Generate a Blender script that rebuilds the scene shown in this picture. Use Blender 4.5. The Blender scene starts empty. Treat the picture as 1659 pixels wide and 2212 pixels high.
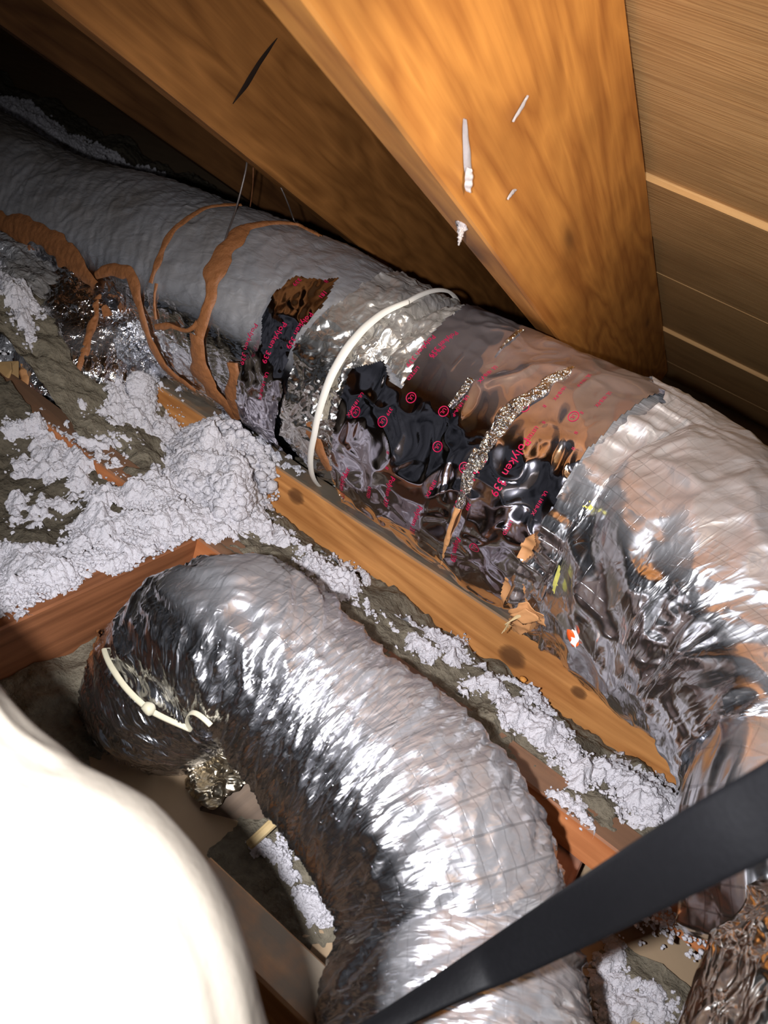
import bpy, math, random
import numpy as np
from mathutils import Vector, Matrix

random.seed(7)
rng = np.random.default_rng(7)
SC = bpy.context.scene
COL = SC.collection

# ------------------------------------------------------------------ camera
def unit(v):
    v = np.asarray(v, float)
    return v / np.linalg.norm(v)
W, H, F = 1659.0, 2212.0, 1600.0
CAMH = 0.66
aX = unit((2.5, -1.65, 1.0))                   # world X (along the joists) seen in camera axes
aZ = np.array((.318, .795, .517)); aZ = unit(aZ - aX * aZ.dot(aX))
aY = np.cross(aZ, aX)
R3 = np.array([aX, aY, aZ])                    # camera axes -> world axes
CAM = np.array((0.0, 0.0, CAMH))

cam_d = bpy.data.cameras.new('camera')
cam_d.sensor_fit = 'VERTICAL'
cam_d.sensor_height = 36.0
cam_d.sensor_width = 27.0
cam_d.lens = F / H * 36.0
cam_d.clip_start = 0.01
cam_d.dof.use_dof = True
cam_d.dof.focus_distance = 0.85
cam_d.dof.aperture_fstop = 12.0
cam = bpy.data.objects.new('camera', cam_d)
COL.objects.link(cam)
M4 = Matrix([[R3[0][0], R3[0][1], R3[0][2], CAM[0]],
             [R3[1][0], R3[1][1], R3[1][2], CAM[1]],
             [R3[2][0], R3[2][1], R3[2][2], CAM[2]],
             [0, 0, 0, 1]])
cam.matrix_world = M4
SC.camera = cam

# ------------------------------------------------------------------ light
SC.view_settings.view_transform = 'Standard'
SC.view_settings.look = 'None'
SC.view_settings.exposure = 0.0
SC.view_settings.gamma = 1.0
SC.view_settings.use_curve_mapping = False
world = bpy.data.worlds.new('attic_air')
SC.world = world
world.use_nodes = True
world.node_tree.nodes['Background'].inputs[0].default_value = (.62, .72, 1.0, 1)
_n = world.node_tree.nodes; _l = world.node_tree.links
_tc = _n.new('ShaderNodeTexCoord'); _no = _n.new('ShaderNodeTexNoise'); _no.inputs['Scale'].default_value = 3.2; _no.inputs['Detail'].default_value = 3
_ra = _n.new('ShaderNodeValToRGB'); _ra.color_ramp.elements[0].position = .36; _ra.color_ramp.elements[1].position = .66
_ra.color_ramp.elements[0].color = (.16, .17, .20, 1); _ra.color_ramp.elements[1].color = (.95, .98, 1.1, 1)
_l.new(_tc.outputs['Generated'], _no.inputs[0]); _l.new(_no.outputs[0], _ra.inputs[0]); _l.new(_ra.outputs[0], _n['Background'].inputs[0])
_n['Background'].inputs[1].default_value = 0.07

def lamp(name, camvec, power, radius, color, aim, cone, blend=1.0):
    ld = bpy.data.lights.new(name, 'SPOT')
    ld.spot_size = math.radians(cone); ld.spot_blend = blend
    ld.energy = power
    ld.shadow_soft_size = radius
    ld.color = color
    o = bpy.data.objects.new(name, ld)
    o.location = CAM + R3 @ np.array(camvec)
    d_ = R3 @ (np.array(aim) - np.array(camvec))
    o.rotation_euler = Vector(d_).to_track_quat('-Z', 'Y').to_euler()
    COL.objects.link(o)
    return o
lamp('phone_flash', (-.043, -.002, -.002), 36.0, .006, (.95, .95, 1.0), (.03, -.06, -.8), 106, .95)
lamp('work_light', (.34, .16, -.06), 15.0, .03, (1.0, .88, .72), (.161, .372, -.62), 84)

# ------------------------------------------------------------------ helpers
def P(px, py, d):
    """point seen at pixel (px, py) at depth d"""
    c = np.array(((px - W / 2) / F, (H / 2 - py) / F, -1.0)) * d
    return CAM + R3 @ c
def PZ(px, py, z):
    c = R3 @ np.array(((px - W / 2) / F, (H / 2 - py) / F, -1.0))
    return CAM + c * ((z - CAMH) / c[2])
def proj(p):
    q = (np.asarray(p) - CAM) @ R3
    d = -q[..., 2]
    return q[..., 0] / d * F + W / 2, H / 2 - q[..., 1] / d * F, d

def _hash(ix, iy, iz, seed):
    n = (ix * 374761393 + iy * 668265263 + iz * 2147483647 + seed * 974634777) & 0xffffffff
    n = ((n ^ (n >> 13)) * 1274126177) & 0xffffffff
    n = ((n ^ (n >> 16)) * 2246822519) & 0xffffffff
    return ((n ^ (n >> 15)) & 0xffffff) / float(0xffffff) * 2 - 1
def vnoise(p, seed=0):
    """smooth value noise, about -1..1, p is (...,3)"""
    p = np.asarray(p, float)
    i = np.floor(p).astype(np.int64)
    f = p - i
    f = f * f * f * (f * (f * 6 - 15) + 10)
    r = 0
    for dx in (0, 1):
        for dy in (0, 1):
            for dz in (0, 1):
                w = (f[..., 0] if dx else 1 - f[..., 0]) * (f[..., 1] if dy else 1 - f[..., 1]) * (f[..., 2] if dz else 1 - f[..., 2])
                r = r + w * _hash(i[..., 0] + dx, i[..., 1] + dy, i[..., 2] + dz, seed)
    return r
def fbm(p, seed=0, n=3):
    r, a = 0, 1.0
    for k in range(n):
        r = r + a * vnoise(np.asarray(p) * 2.03 ** k, seed + 11 * k)
        a *= .5
    return r
def crumple(p, seed=0, n=3):
    """sharp creases between smooth faces"""
    p = np.asarray(p, float)
    warp = np.stack([vnoise(p * .7, seed + 91), vnoise(p * .7, seed + 92), vnoise(p * .7, seed + 93)], -1) * .7
    p = p + warp
    r, a = 0, 1.0
    for k in range(n):
        r = r + a * (1 - 2.2 * np.abs(vnoise(p * 1.9 ** k, seed + 7 * k)))
        a *= .5
    return r

def mesh(name, verts, faces, mat, parent=None, smooth=True, uv=None, attr=None):
    me = bpy.data.meshes.new(name)
    verts = np.asarray(verts, float).reshape(-1, 3)
    faces = np.asarray(faces)
    if faces.ndim == 2:
        k = faces.shape[1]
        me.vertices.add(len(verts)); me.vertices.foreach_set('co', verts.ravel())
        me.loops.add(faces.size); me.loops.foreach_set('vertex_index', faces.ravel().astype(np.int32))
        me.polygons.add(len(faces))
        me.polygons.foreach_set('loop_start', np.arange(0, faces.size, k, dtype=np.int32))
        me.update(calc_edges=True)
    else:
        me.from_pydata([tuple(v) for v in verts], [], [list(f) for f in faces])
    me.validate()
    me.polygons.foreach_set('use_smooth', np.full(len(me.polygons), bool(smooth)))
    if uv is not None:
        l = me.uv_layers.new(name='UVMap')
        vi = np.zeros(len(me.loops), np.int32); me.loops.foreach_get('vertex_index', vi)
        l.data.foreach_set('uv', np.asarray(uv, float)[vi].ravel())
    if attr is not None:
        for k, v in attr.items():
            a = me.attributes.new(k, 'FLOAT', 'POINT')
            a.data.foreach_set('value', np.asarray(v, np.float32).ravel())
    me.materials.append(mat)
    o = bpy.data.objects.new(name, me)
    COL.objects.link(o)
    if parent is not None:
        o.parent = parent
        L = parent.location if parent.type == 'EMPTY' else (parent.parent.location if parent.parent else parent.location)
        if parent.type == 'EMPTY':
            o.matrix_parent_inverse = Matrix.Translation(-Vector(L))
    return o

def tag(o, label=None, cat=None, group=None, kind=None):
    if label: o['label'] = label
    if cat: o['category'] = cat
    if group: o['group'] = group
    if kind: o['kind'] = kind
    return o
def thing(name, loc, label, cat, group=None):
    o = bpy.data.objects.new(name, None)
    o.empty_display_size = .05
    o.location = Vector([float(v) for v in loc])
    COL.objects.link(o)
    return tag(o, label, cat, group)

# ------------------------------------------------------------------ materials
class NT:
    def __init__(s, name):
        s.m = bpy.data.materials.new(name); s.m.use_nodes = True
        s.t = s.m.node_tree; s.n = s.t.nodes; s.b = s.n['Principled BSDF']
    def a(s, typ, **kw):
        x = s.n.new(typ)
        for k, v in kw.items():
            if k.startswith('i_'):
                key = k[2:]
                key = int(key) if key.isdigit() else key.replace('_', ' ')
                s.put(x.inputs[key], v)
            else:
                setattr(x, k, v)
        return x
    def put(s, sock, v):
        if hasattr(v, 'is_output') or isinstance(v, bpy.types.NodeSocket): s.t.links.new(v, sock)
        else: sock.default_value = v
    def set(s, **kw):
        for k, v in kw.items(): s.put(s.b.inputs[k.replace('_', ' ')], v)
    def math(s, op, a, b=0.0, c=None):
        x = s.n.new('ShaderNodeMath'); x.operation = op
        s.put(x.inputs[0], a); s.put(x.inputs[1], b)
        if c is not None: s.put(x.inputs[2], c)
        return x.outputs[0]
    def ramp(s, fac, stops, interp='LINEAR'):
        x = s.n.new('ShaderNodeValToRGB'); r = x.color_ramp; r.interpolation = interp
        while len(r.elements) < len(stops): r.elements.new(.5)
        for e, (p, c) in zip(r.elements, stops):
            e.position = p; e.color = (c[0], c[1], c[2], 1) if not isinstance(c, (int, float)) else (c, c, c, 1)
        s.put(x.inputs[0], fac); return x.outputs[0]
    def mix(s, fac, a, b, blend='MIX'):
        x = s.n.new('ShaderNodeMix'); x.data_type = 'RGBA'; x.blend_type = blend
        s.put(x.inputs[0], fac); s.put(x.inputs[6], a); s.put(x.inputs[7], b)
        return x.outputs[2]
    def coord(s, which, scale=(1, 1, 1), loc=(0, 0, 0), rot=(0, 0, 0)):
        tc = s.n.new('ShaderNodeTexCoord'); mp = s.n.new('ShaderNodeMapping')
        mp.inputs['Scale'].default_value = scale; mp.inputs['Location'].default_value = loc
        mp.inputs['Rotation'].default_value = rot
        s.t.links.new(tc.outputs[which], mp.inputs[0]); return mp.outputs[0]
    def noise(s, vec, scale, detail=4, rough=.55, dist=0.0):
        x = s.a('ShaderNodeTexNoise'); s.t.links.new(vec, x.inputs['Vector'])
        x.inputs['Scale'].default_value = scale; x.inputs['Detail'].default_value = detail
        x.inputs['Roughness'].default_value = rough; x.inputs['Distortion'].default_value = dist
        return x.outputs[0]
    def bump(s, h, strength, dist, normal=None):
        x = s.a('ShaderNodeBump'); s.put(x.inputs['Height'], h)
        x.inputs['Strength'].default_value = strength; x.inputs['Distance'].default_value = dist
        if normal is not None: s.put(x.inputs['Normal'], normal)
        return x.outputs[0]

def C4(c): return (c[0], c[1], c[2], 1)

def foil(name, rough=.22, fine=220, amp=.0006, stretch=(1, 1, 1), dustcol=(.10, .085, .068), grid=0.0, tint=(.86, .87, .9), facet=.0):
    """aluminium foil facing: creases in bump, dust where the 'dust' attribute says"""
    t = NT(name)
    uv = t.coord('UV', stretch)
    ob = t.coord('Object')
    def ridge(vec, sc, d=2):
        n = t.noise(vec, sc, d, .5, .6)
        return t.math('ABSOLUTE', t.math('SUBTRACT', n, .5))
    h = t.math('ADD', ridge(uv, fine), t.math('MULTIPLY', ridge(uv, fine * .37), 1.9))
    nrm = t.bump(h, 1.0, amp * 6)
    if facet:
        v = t.a('ShaderNodeTexVoronoi'); v.feature = 'F1'
        t.t.links.new(uv, v.inputs['Vector']); v.inputs['Scale'].default_value = fine * .5
        va = t.a('ShaderNodeVectorMath', operation='SUBTRACT'); t.put(va.inputs[0], v.outputs['Color']); va.inputs[1].default_value = (.5, .5, .5)
        vs = t.a('ShaderNodeVectorMath', operation='SCALE'); t.put(vs.inputs[0], va.outputs[0]); vs.inputs['Scale'].default_value = facet
        vb = t.a('ShaderNodeVectorMath', operation='ADD'); t.put(vb.inputs[0], vs.outputs[0]); t.put(vb.inputs[1], nrm)
        vn = t.a('ShaderNodeVectorMath', operation='NORMALIZE'); t.put(vn.inputs[0], vb.outputs[0])
        nrm = vn.outputs[0]
    base = C4(tint)
    if grid:
        sx = t.a('ShaderNodeSeparateXYZ'); t.t.links.new(t.coord('UV'), sx.inputs[0])
        lines = []
        for ax in (0, 1):
            wob = t.math('MULTIPLY', t.noise(uv, 25, 1), .004)
            fr = t.math('FRACT', t.math('DIVIDE', t.math('ADD', sx.outputs[ax], wob), grid))
            lines.append(t.math('LESS_THAN', t.math('ABSOLUTE', t.math('SUBTRACT', fr, .5)), .035))
        ln = t.math('MAXIMUM', lines[0], lines[1])
        base = t.mix(t.math('MULTIPLY', ln, t.ramp(t.noise(uv, 9, 2), [(.4, .05), (.6, .4)])), base, C4((.16, .16, .17)))
        nrm = t.bump(ln, .35, .0006, nrm)
    at = t.a('ShaderNodeAttribute'); at.attribute_name = 'dust'
    dn = t.noise(ob, 38, 5, .65)
    dust = t.math('MULTIPLY', at.outputs['Fac'], t.ramp(dn, [(.2, .6), (.5, 1.0)]))
    dust = t.math('MINIMUM', dust, .93)
    col = t.mix(dust, base, C4(dustcol))
    t.set(Base_Color=col, Metallic=t.math('SUBTRACT', 1.0, dust),
          Roughness=t.math('ADD', rough, t.math('MULTIPLY', dust, .5)), Normal=nrm)
    return t.m

def wood(name, dark, light, knot=True, knots=(), rough=.6, ring=9.0, dustc=None, dustamt=0.0, seed=0.0):
    """board: grain runs along the object's local X"""
    t = NT(name)
    v = t.coord('Object', (1.1, ring, ring), (seed, seed * .7, seed * .3))
    wob = t.noise(v, 1.6, 3, .5, .3)
    fine = t.noise(t.coord('Object', (5, 160, 160), (seed, 0, 0)), 1.0, 4, .6)
    mid = t.math('FRACT', t.math('MULTIPLY', wob, 9.0))
    band = t.math('ABSOLUTE', t.math('SUBTRACT', mid, .5))
    f = t.math('ADD', t.math('MULTIPLY', band, 1.1), t.math('MULTIPLY', t.math('SUBTRACT', fine, .5), .9))
    f = t.math('ADD', f, .18)
    col = t.mix(f, C4(dark), C4(light))
    patch = t.noise(t.coord('Object', (3, 6, 6), (seed * 3, 1, 2)), 2.2, 3)
    col = t.mix(t.math('MULTIPLY', t.ramp(patch, [(.45, 0.0), (.75, 1.0)]), .45), col, C4([c * .55 for c in dark]))
    if knot:
        k = t.a('ShaderNodeTexVoronoi'); k.feature = 'F1'
        t.t.links.new(t.coord('Object', (3.4, 13, 13), (seed + .31, .2, .1)), k.inputs['Vector']); k.inputs['Scale'].default_value = 1.0
        kk = t.ramp(k.outputs['Distance'], [(.06, 1.0), (.14, .25), (.22, 0.0)])
        col = t.mix(t.math('MULTIPLY', kk, .8), col, C4((.055, .022, .01)))
    for (kx, kz, kr) in knots:      # (along the board, across its face, radius) in the board's own axes
        sp = t.a('ShaderNodeSeparateXYZ'); t.t.links.new(t.coord('Object'), sp.inputs[0])
        dx = t.math('DIVIDE', t.math('SUBTRACT', sp.outputs[0], kx), kr * 1.25); dz = t.math('DIVIDE', t.math('SUBTRACT', sp.outputs[2], kz), kr)
        r = t.math('ADD', t.math('SQRT', t.math('ADD', t.math('MULTIPLY', dx, dx), t.math('MULTIPLY', dz, dz))), t.math('MULTIPLY', t.math('SUBTRACT', fine, .5), .5))
        col = t.mix(t.ramp(r, [(.55, .85), (.8, .6), (1.0, 0.0)]), col, C4((.10, .04, .015)))
    if dustamt:
        g = t.a('ShaderNodeNewGeometry'); s = t.a('ShaderNodeSeparateXYZ'); t.put(s.inputs[0], g.outputs['True Normal'])
        up = t.ramp(s.outputs[2], [(.5, 0.0), (.8, 1.0)])
        dn = t.ramp(t.noise(t.coord('Object'), 30, 4), [(.2, .6), (.5, 1.0)])
        col = t.mix(t.math('MULTIPLY', t.math('MULTIPLY', up, dn), dustamt), col, C4(dustc or (.16, .14, .11)))
    t.set(Base_Color=col, Roughness=rough, Normal=t.bump(f, .35, .001))
    t.b.inputs['Specular IOR Level'].default_value = .25
    return t.m

def plain(name, col, rough=.7, metal=0.0, nscale=60, var=.25, bump=.3, bd=.001, spec=.3, coord='Object', stretch=(1, 1, 1)):
    t = NT(name)
    v = t.coord(coord, stretch)
    n = t.noise(v, nscale, 5, .6)
    c2 = [c * (1 - var) for c in col]; c3 = [min(1, c * (1 + var)) for c in col]
    t.set(Base_Color=t.mix(n, C4(c2), C4(c3)), Roughness=rough, Metallic=metal, Normal=t.bump(n, bump, bd))
    t.b.inputs['Specular IOR Level'].default_value = spec
    return t.m

def face_pt(px, py, yy):        # where the sight line of a pixel meets the plane y = yy
    c = R3 @ np.array(((px - W/2) / F, (H/2 - py) / F, -1.0)); return CAM + c * (yy / c[1])
KN = []
for kpx, kpy, kr in ((640, 1072, .0125), (1250, 1497, .009), (1105, 1420, .016)):
    q_ = face_pt(kpx, kpy, .748); KN.append((q_[0] + 1.9, q_[2] - .0955, kr))
MAT = {}
MAT['trunk'] = foil('dusty_trunk_foil', .12, 90, .0003, (.55, 1, 1), (.098, .076, .054), tint=(.72, .73, .77))
MAT['branch'] = foil('crumpled_branch_foil', .16, 130, .0008, facet=.25)
MAT['tape'] = foil('printed_foil_tape', .09, 22, .00012, tint=(.64, .62, .69))
MAT['seam'] = foil('crinkled_seam_foil', .14, 260, .0012, tint=(.9, .88, .82), facet=.5)
MAT['collar'] = foil('crinkled_collar_foil', .2, 60, .0006, facet=.08, tint=(.88, .86, .82))
MAT['bigflex'] = foil('scrim_foil_jacket', .21, 60, .0004, (1, .5, 1), (.13, .10, .08), grid=.0125)
MAT['flex'] = foil('ribbed_foil_jacket', .225, 120, .0004, (1.6, .35, 1), (.075, .063, .052), grid=.012, tint=(.80, .80, .83))
MAT['scrap'] = foil('dull_foil_scrap', .3, 90, .0012, tint=(.55, .48, .36))
MAT['cornerfoil'] = foil('corner_foil', .18, 70, .001, tint=(.85, .82, .75))
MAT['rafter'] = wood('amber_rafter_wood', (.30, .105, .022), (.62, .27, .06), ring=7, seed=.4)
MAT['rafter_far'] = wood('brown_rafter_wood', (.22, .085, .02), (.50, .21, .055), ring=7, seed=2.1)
MAT['rafter_dimmed'] = wood('dimmed_rafter_wood', (.09, .035, .012), (.22, .095, .03), ring=7, seed=4.4)  # rafter wood in a darker colour, painting in the light falloff on the far rafter
MAT['deck'] = wood('deck_board_wood', (.52, .29, .11), (.70, .44, .19), ring=34, seed=5.0, knot=False)
MAT['joist'] = wood('joist_wood', (.34, .13, .035), (.66, .31, .10), ring=8, knot=False, knots=KN, dustc=(.12, .105, .08), dustamt=.95, seed=1.3)
MAT['joist_red'] = wood('reddish_joist_wood', (.38, .12, .04), (.66, .26, .10), ring=9, dustc=(.13, .085, .055), dustamt=.85, seed=7.7, knot=False)
MAT['cross'] = wood('dark_cross_wood', (.15, .055, .022), (.33, .13, .055), ring=12, seed=9.2, knot=False)
MAT['brace'] = wood('pinkish_brace_wood', (.24, .11, .07), (.46, .25, .17), ring=12, seed=3.3, knot=False)
MAT['lath'] = wood('pale_lath_wood', (.45, .32, .15), (.62, .48, .26), ring=14, seed=6.1, knot=False)
MAT['drywall'] = plain('tan_ceiling_board', (.40, .285, .175), .85, nscale=14, var=.22, bump=.15)
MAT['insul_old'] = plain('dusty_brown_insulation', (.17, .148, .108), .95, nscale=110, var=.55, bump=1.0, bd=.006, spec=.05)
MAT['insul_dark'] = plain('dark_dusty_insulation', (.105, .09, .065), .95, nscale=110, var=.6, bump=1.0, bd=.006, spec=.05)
MAT['offcut'] = wood('grey_brown_offcut', (.09, .06, .04), (.19, .13, .085), ring=14, seed=8.1, knot=False)
MAT['white'] = plain('white_loose_fill', (.68, .66, .69), .95, nscale=420, var=.2, bump=1.0, bd=.003, spec=.05)
MAT['mastic'] = plain('orange_brown_mastic', (.27, .105, .036), .55, nscale=90, var=.35, bump=.8, bd=.003, spec=.4)
MAT['kraft'] = plain('torn_kraft_paper', (.55, .27, .11), .6, nscale=50, var=.25, bump=.5, bd=.002)
MAT['board'] = plain('tan_cardboard', (.42, .26, .11), .8, nscale=20, var=.12, bump=.1)
MAT['nylon'] = plain('white_nylon', (.78, .74, .66), .4, nscale=30, var=.03, bump=.1)
MAT['cord'] = plain('yellowed_cord', (.5, .46, .33), .5, nscale=60, var=.1)
MAT['strap'] = plain('black_webbing', (.0035, .0035, .0042), .6, nscale=400, var=.25, bump=.5, bd=.0004, spec=.15)
MAT['wire'] = plain('grey_wire', (.33, .29, .27), .4, metal=.8, var=.1)
MAT['redink'] = plain('red_print', (.50, .008, .065), .35, nscale=200, var=.1, bump=.0, spec=.5)
MAT['wrap'] = plain('cream_duct_wrap', (.24, .215, .175), .7, nscale=22, var=.12, bump=.5, bd=.004)
MAT['orange'] = plain('orange_plastic', (.95, .12, .02), .5, nscale=90, var=.2)
MAT['yellow'] = plain('yellow_fibreglass', (.62, .58, .14), .9, nscale=200, var=.3, bump=.9)
MAT['lint'] = plain('grey_lint', (.45, .40, .38), .9, nscale=200, var=.4, bump=.8)
MAT['chip'] = plain('orange_wood_chip', (.65, .28, .06), .7, nscale=100, var=.2)

# ------------------------------------------------------------------ boards
def beam(name, a, b, side, up, w, h, mat, parent=None, bev=.002, nx=40):
    """board from a to b; centre of cross-section runs a->b; side/up give the cross axes. Local X = length."""
    a = np.asarray(a, float); b = np.asarray(b, float)
    L = np.linalg.norm(b - a); x = (b - a) / L
    y = unit(np.asarray(side, float) - x * np.dot(side, x)); z = np.cross(x, y)
    if np.dot(z, up) < 0: y, z = -y, -z; 
    prof = [(-w/2+bev, -h/2), (w/2-bev, -h/2), (w/2, -h/2+bev), (w/2, h/2-bev), (w/2-bev, h/2), (-w/2+bev, h/2), (-w/2, h/2-bev), (-w/2, -h/2+bev)]
    V, Fc = [], []
    for i in range(nx + 1):
        u = L * i / nx
        j = .0008 * math.sin(u * 9 + w * 100)
        for (p, q) in prof: V.append((u, p + j, q + j * .6))
    for i in range(nx):
        for k in range(8):
            k2 = (k + 1) % 8
            Fc.append((i*8+k, i*8+k2, (i+1)*8+k2, (i+1)*8+k))
    Fc.append(tuple(range(7, -1, -1))); Fc.append(tuple(nx*8+k for k in range(8)))
    me = bpy.data.meshes.new(name); me.from_pydata(V, [], Fc); me.polygons.foreach_set('use_smooth', np.zeros(len(me.polygons), bool)); me.update()
    me.materials.append(mat)
    o = bpy.data.objects.new(name, me); COL.objects.link(o)
    m = Matrix([[x[0], y[0], z[0], a[0]], [x[1], y[1], z[1], a[1]], [x[2], y[2], z[2], a[2]], [0, 0, 0, 1]])
    if parent is not None:
        o.parent = parent; o.matrix_parent_inverse = Matrix.Translation(-parent.location)
    o.matrix_world = m if parent is None else m
    if parent is not None: o.matrix_basis = m
    return o

# ------------------------------------------------------------------ tubes
class Tube:
    def __init__(s, pts, ds=.003):
        """pts: (px, py, depth, radius)"""
        K = np.array([np.append(P(p[0], p[1], p[2]), p[3]) for p in pts])
        Q = []
        n = len(K)
        for i in range(n - 1):
            p0, p1, p2, p3 = K[max(i-1, 0)], K[i], K[i+1], K[min(i+2, n-1)]
            for t in np.linspace(0, 1, 60, endpoint=False):
                Q.append(.5*((2*p1)+(-p0+p2)*t+(2*p0-5*p1+4*p2-p3)*t*t+(-p0+3*p1-3*p2+p3)*t**3))
        Q.append(K[-1]); Q = np.array(Q)
        L = np.concatenate([[0], np.cumsum(np.linalg.norm(np.diff(Q[:, :3], axis=0), axis=1))])
        s.L = L[-1]; s.ns = int(s.L / ds) + 1
        s.s = np.linspace(0, s.L, s.ns)
        s.q = np.stack([np.interp(s.s, L, Q[:, k]) for k in range(4)], 1)
        c = s.q[:, :3]
        T = np.gradient(c, axis=0); T /= np.linalg.norm(T, axis=1)[:, None]
        for _ in range(12):
            T[1:-1] = (T[:-2] + 2*T[1:-1] + T[2:]) / 4
        T /= np.linalg.norm(T, axis=1)[:, None]
        V = CAM - c; Nn = V - T * (V * T).sum(1)[:, None]; Nn /= np.linalg.norm(Nn, axis=1)[:, None]
        s.T, s.N = T, Nn; s.B = np.cross(T, Nn)
        # theta = +90 deg must be the upper side of the picture
        if s.B[s.ns//2] @ (R3 @ np.array((0, 1, 0))) < 0 : s.B = -s.B; s.flip = True
        else: s.flip = False
    def f(s, arr, u):
        return np.stack([np.interp(u, s.s, arr[:, k]) for k in range(arr.shape[1])], -1)
    def surf(s, u, th, off=0.0):
        u = np.asarray(u, float); th = np.asarray(th, float)
        q = s.f(s.q, u); N = s.f(s.N, u); B = s.f(s.B, u)
        n = np.cos(th)[..., None] * N + np.sin(th)[..., None] * B
        return q[..., :3] + n * (q[..., 3] + off)[..., None], n
    def inv(s, px, py, wrap=2.4):
        if not hasattr(s, 'tab'):
            uu, tt = np.meshgrid(np.linspace(0, s.L, 500), np.linspace(-1.75, 1.75, 240), indexing='ij')
            p, n = s.surf(uu, tt)
            vis = ((CAM - p) * n).sum(-1) > 0
            x, y, d = proj(p)
            s.tab = (uu[vis], tt[vis], x[vis], y[vis])
        uu, tt, x, y = s.tab
        d = (x - px)**2 + (y - py)**2
        i = d.argmin()
        th = tt[i]
        if d[i] > 8**2: th = math.copysign(wrap, th)
        return uu[i], th
    def mesh(s, name, mat, disp, parent=None, s0=0.0, s1=None, start=None, dth=.003, dust=None, nth=None, cap=False):
        s1 = s.L if s1 is None else s1
        R = s.q[:, 3].max()
        nth = nth or int(2 * math.pi * R / dth)
        ns = int((s1 - s0) / (s.s[1])) + 1
        th = np.linspace(-math.pi, math.pi, nth, endpoint=False)
        a = np.linspace(0, 1, ns)
        if start is not None: b0 = start(th)
        else: b0 = np.full(nth, s0)
        u = b0[None, :] + a[:, None] * (s1 - b0)[None, :]
        t2 = np.broadcast_to(th, u.shape)
        base, n = s.surf(u, t2)
        off = disp(u, t2, base)
        p = base + n * off[..., None]
        idx = np.arange(ns * nth).reshape(ns, nth)
        A, Bq = idx[:-1], idx[1:]
        r = lambda x: np.roll(x, -1, axis=1)
        quads = np.stack([A, r(A), r(Bq), Bq], -1).reshape(-1, 4)
        if s.flip: pass
        Rm = np.interp(u, s.s, s.q[:, 3])
        uv = np.stack([u, np.abs(t2) * Rm], -1).reshape(-1, 2)   # mirrored at the back, so no seam
        at = {}
        up = n[..., 2]
        at['dust'] = (dust(u, t2, up, base) if dust else np.zeros_like(u)).ravel()
        return mesh(name, p.reshape(-1, 3), quads, mat, parent, uv=uv, attr=at)

def inpoly(x, y, poly):
    x = np.asarray(x); y = np.asarray(y)
    c = np.zeros(x.shape, bool)
    n = len(poly)
    for i in range(n):
        x1, y1 = poly[i]; x2, y2 = poly[(i+1) % n]
        cond = ((y1 > y) != (y2 > y))
        with np.errstate(divide='ignore', invalid='ignore'):
            xi = (x2 - x1) * (y - y1) / (y2 - y1 + 1e-12) + x1
        c ^= cond & (x < xi)
    return c

def patch(name, tube, poly_px, mat, parent, off=.003, disp=None, step=.0022, dust=None, jag=.0015):
    """sheet stuck on the tube inside an outline; wraps round the back where the outline leaves the silhouette"""
    P2 = np.array([tube.inv(*p) for p in poly_px])
    Rm = float(np.interp(P2[:, 0].mean(), tube.s, tube.q[:, 3]))
    poly = [(a, b * Rm) for a, b in P2]
    lo = np.min(poly, 0) - .004; hi = np.max(poly, 0) + .004
    ga = np.arange(lo[0], hi[0], step); gb = np.arange(lo[1], hi[1], step)
    A, B = np.meshgrid(ga, gb, indexing='ij')
    q3 = np.stack([A * 90, B * 90, A * 0], -1)
    ja = vnoise(q3, 5) * jag; jb = vnoise(q3 + 9, 6) * jag
    ins = inpoly(A + ja, B + jb, poly)
    u, th = A, B / Rm
    base, n = tube.surf(u, th)
    o = np.full(A.shape, off)
    if disp is not None: o = o + disp(u, th, base)
    p = base + n * o[..., None]
    idx = np.arange(A.size).reshape(A.shape)
    ok = ins[:-1, :-1] & ins[1:, :-1] & ins[1:, 1:] & ins[:-1, 1:]
    fs = np.stack([idx[:-1, :-1], idx[1:, :-1], idx[1:, 1:], idx[:-1, 1:]], -1)[ok]
    used = np.unique(fs); remap = np.zeros(A.size, int); remap[used] = np.arange(len(used))
    uv = np.stack([A, B], -1).reshape(-1, 2)[used]
    at = {'dust': (dust(u, th, n[..., 2], base) if dust else np.zeros(A.shape)).ravel()[used]}
    return mesh(name, p.reshape(-1, 3)[used], remap[fs], mat, parent, uv=uv, attr=at)

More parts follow.
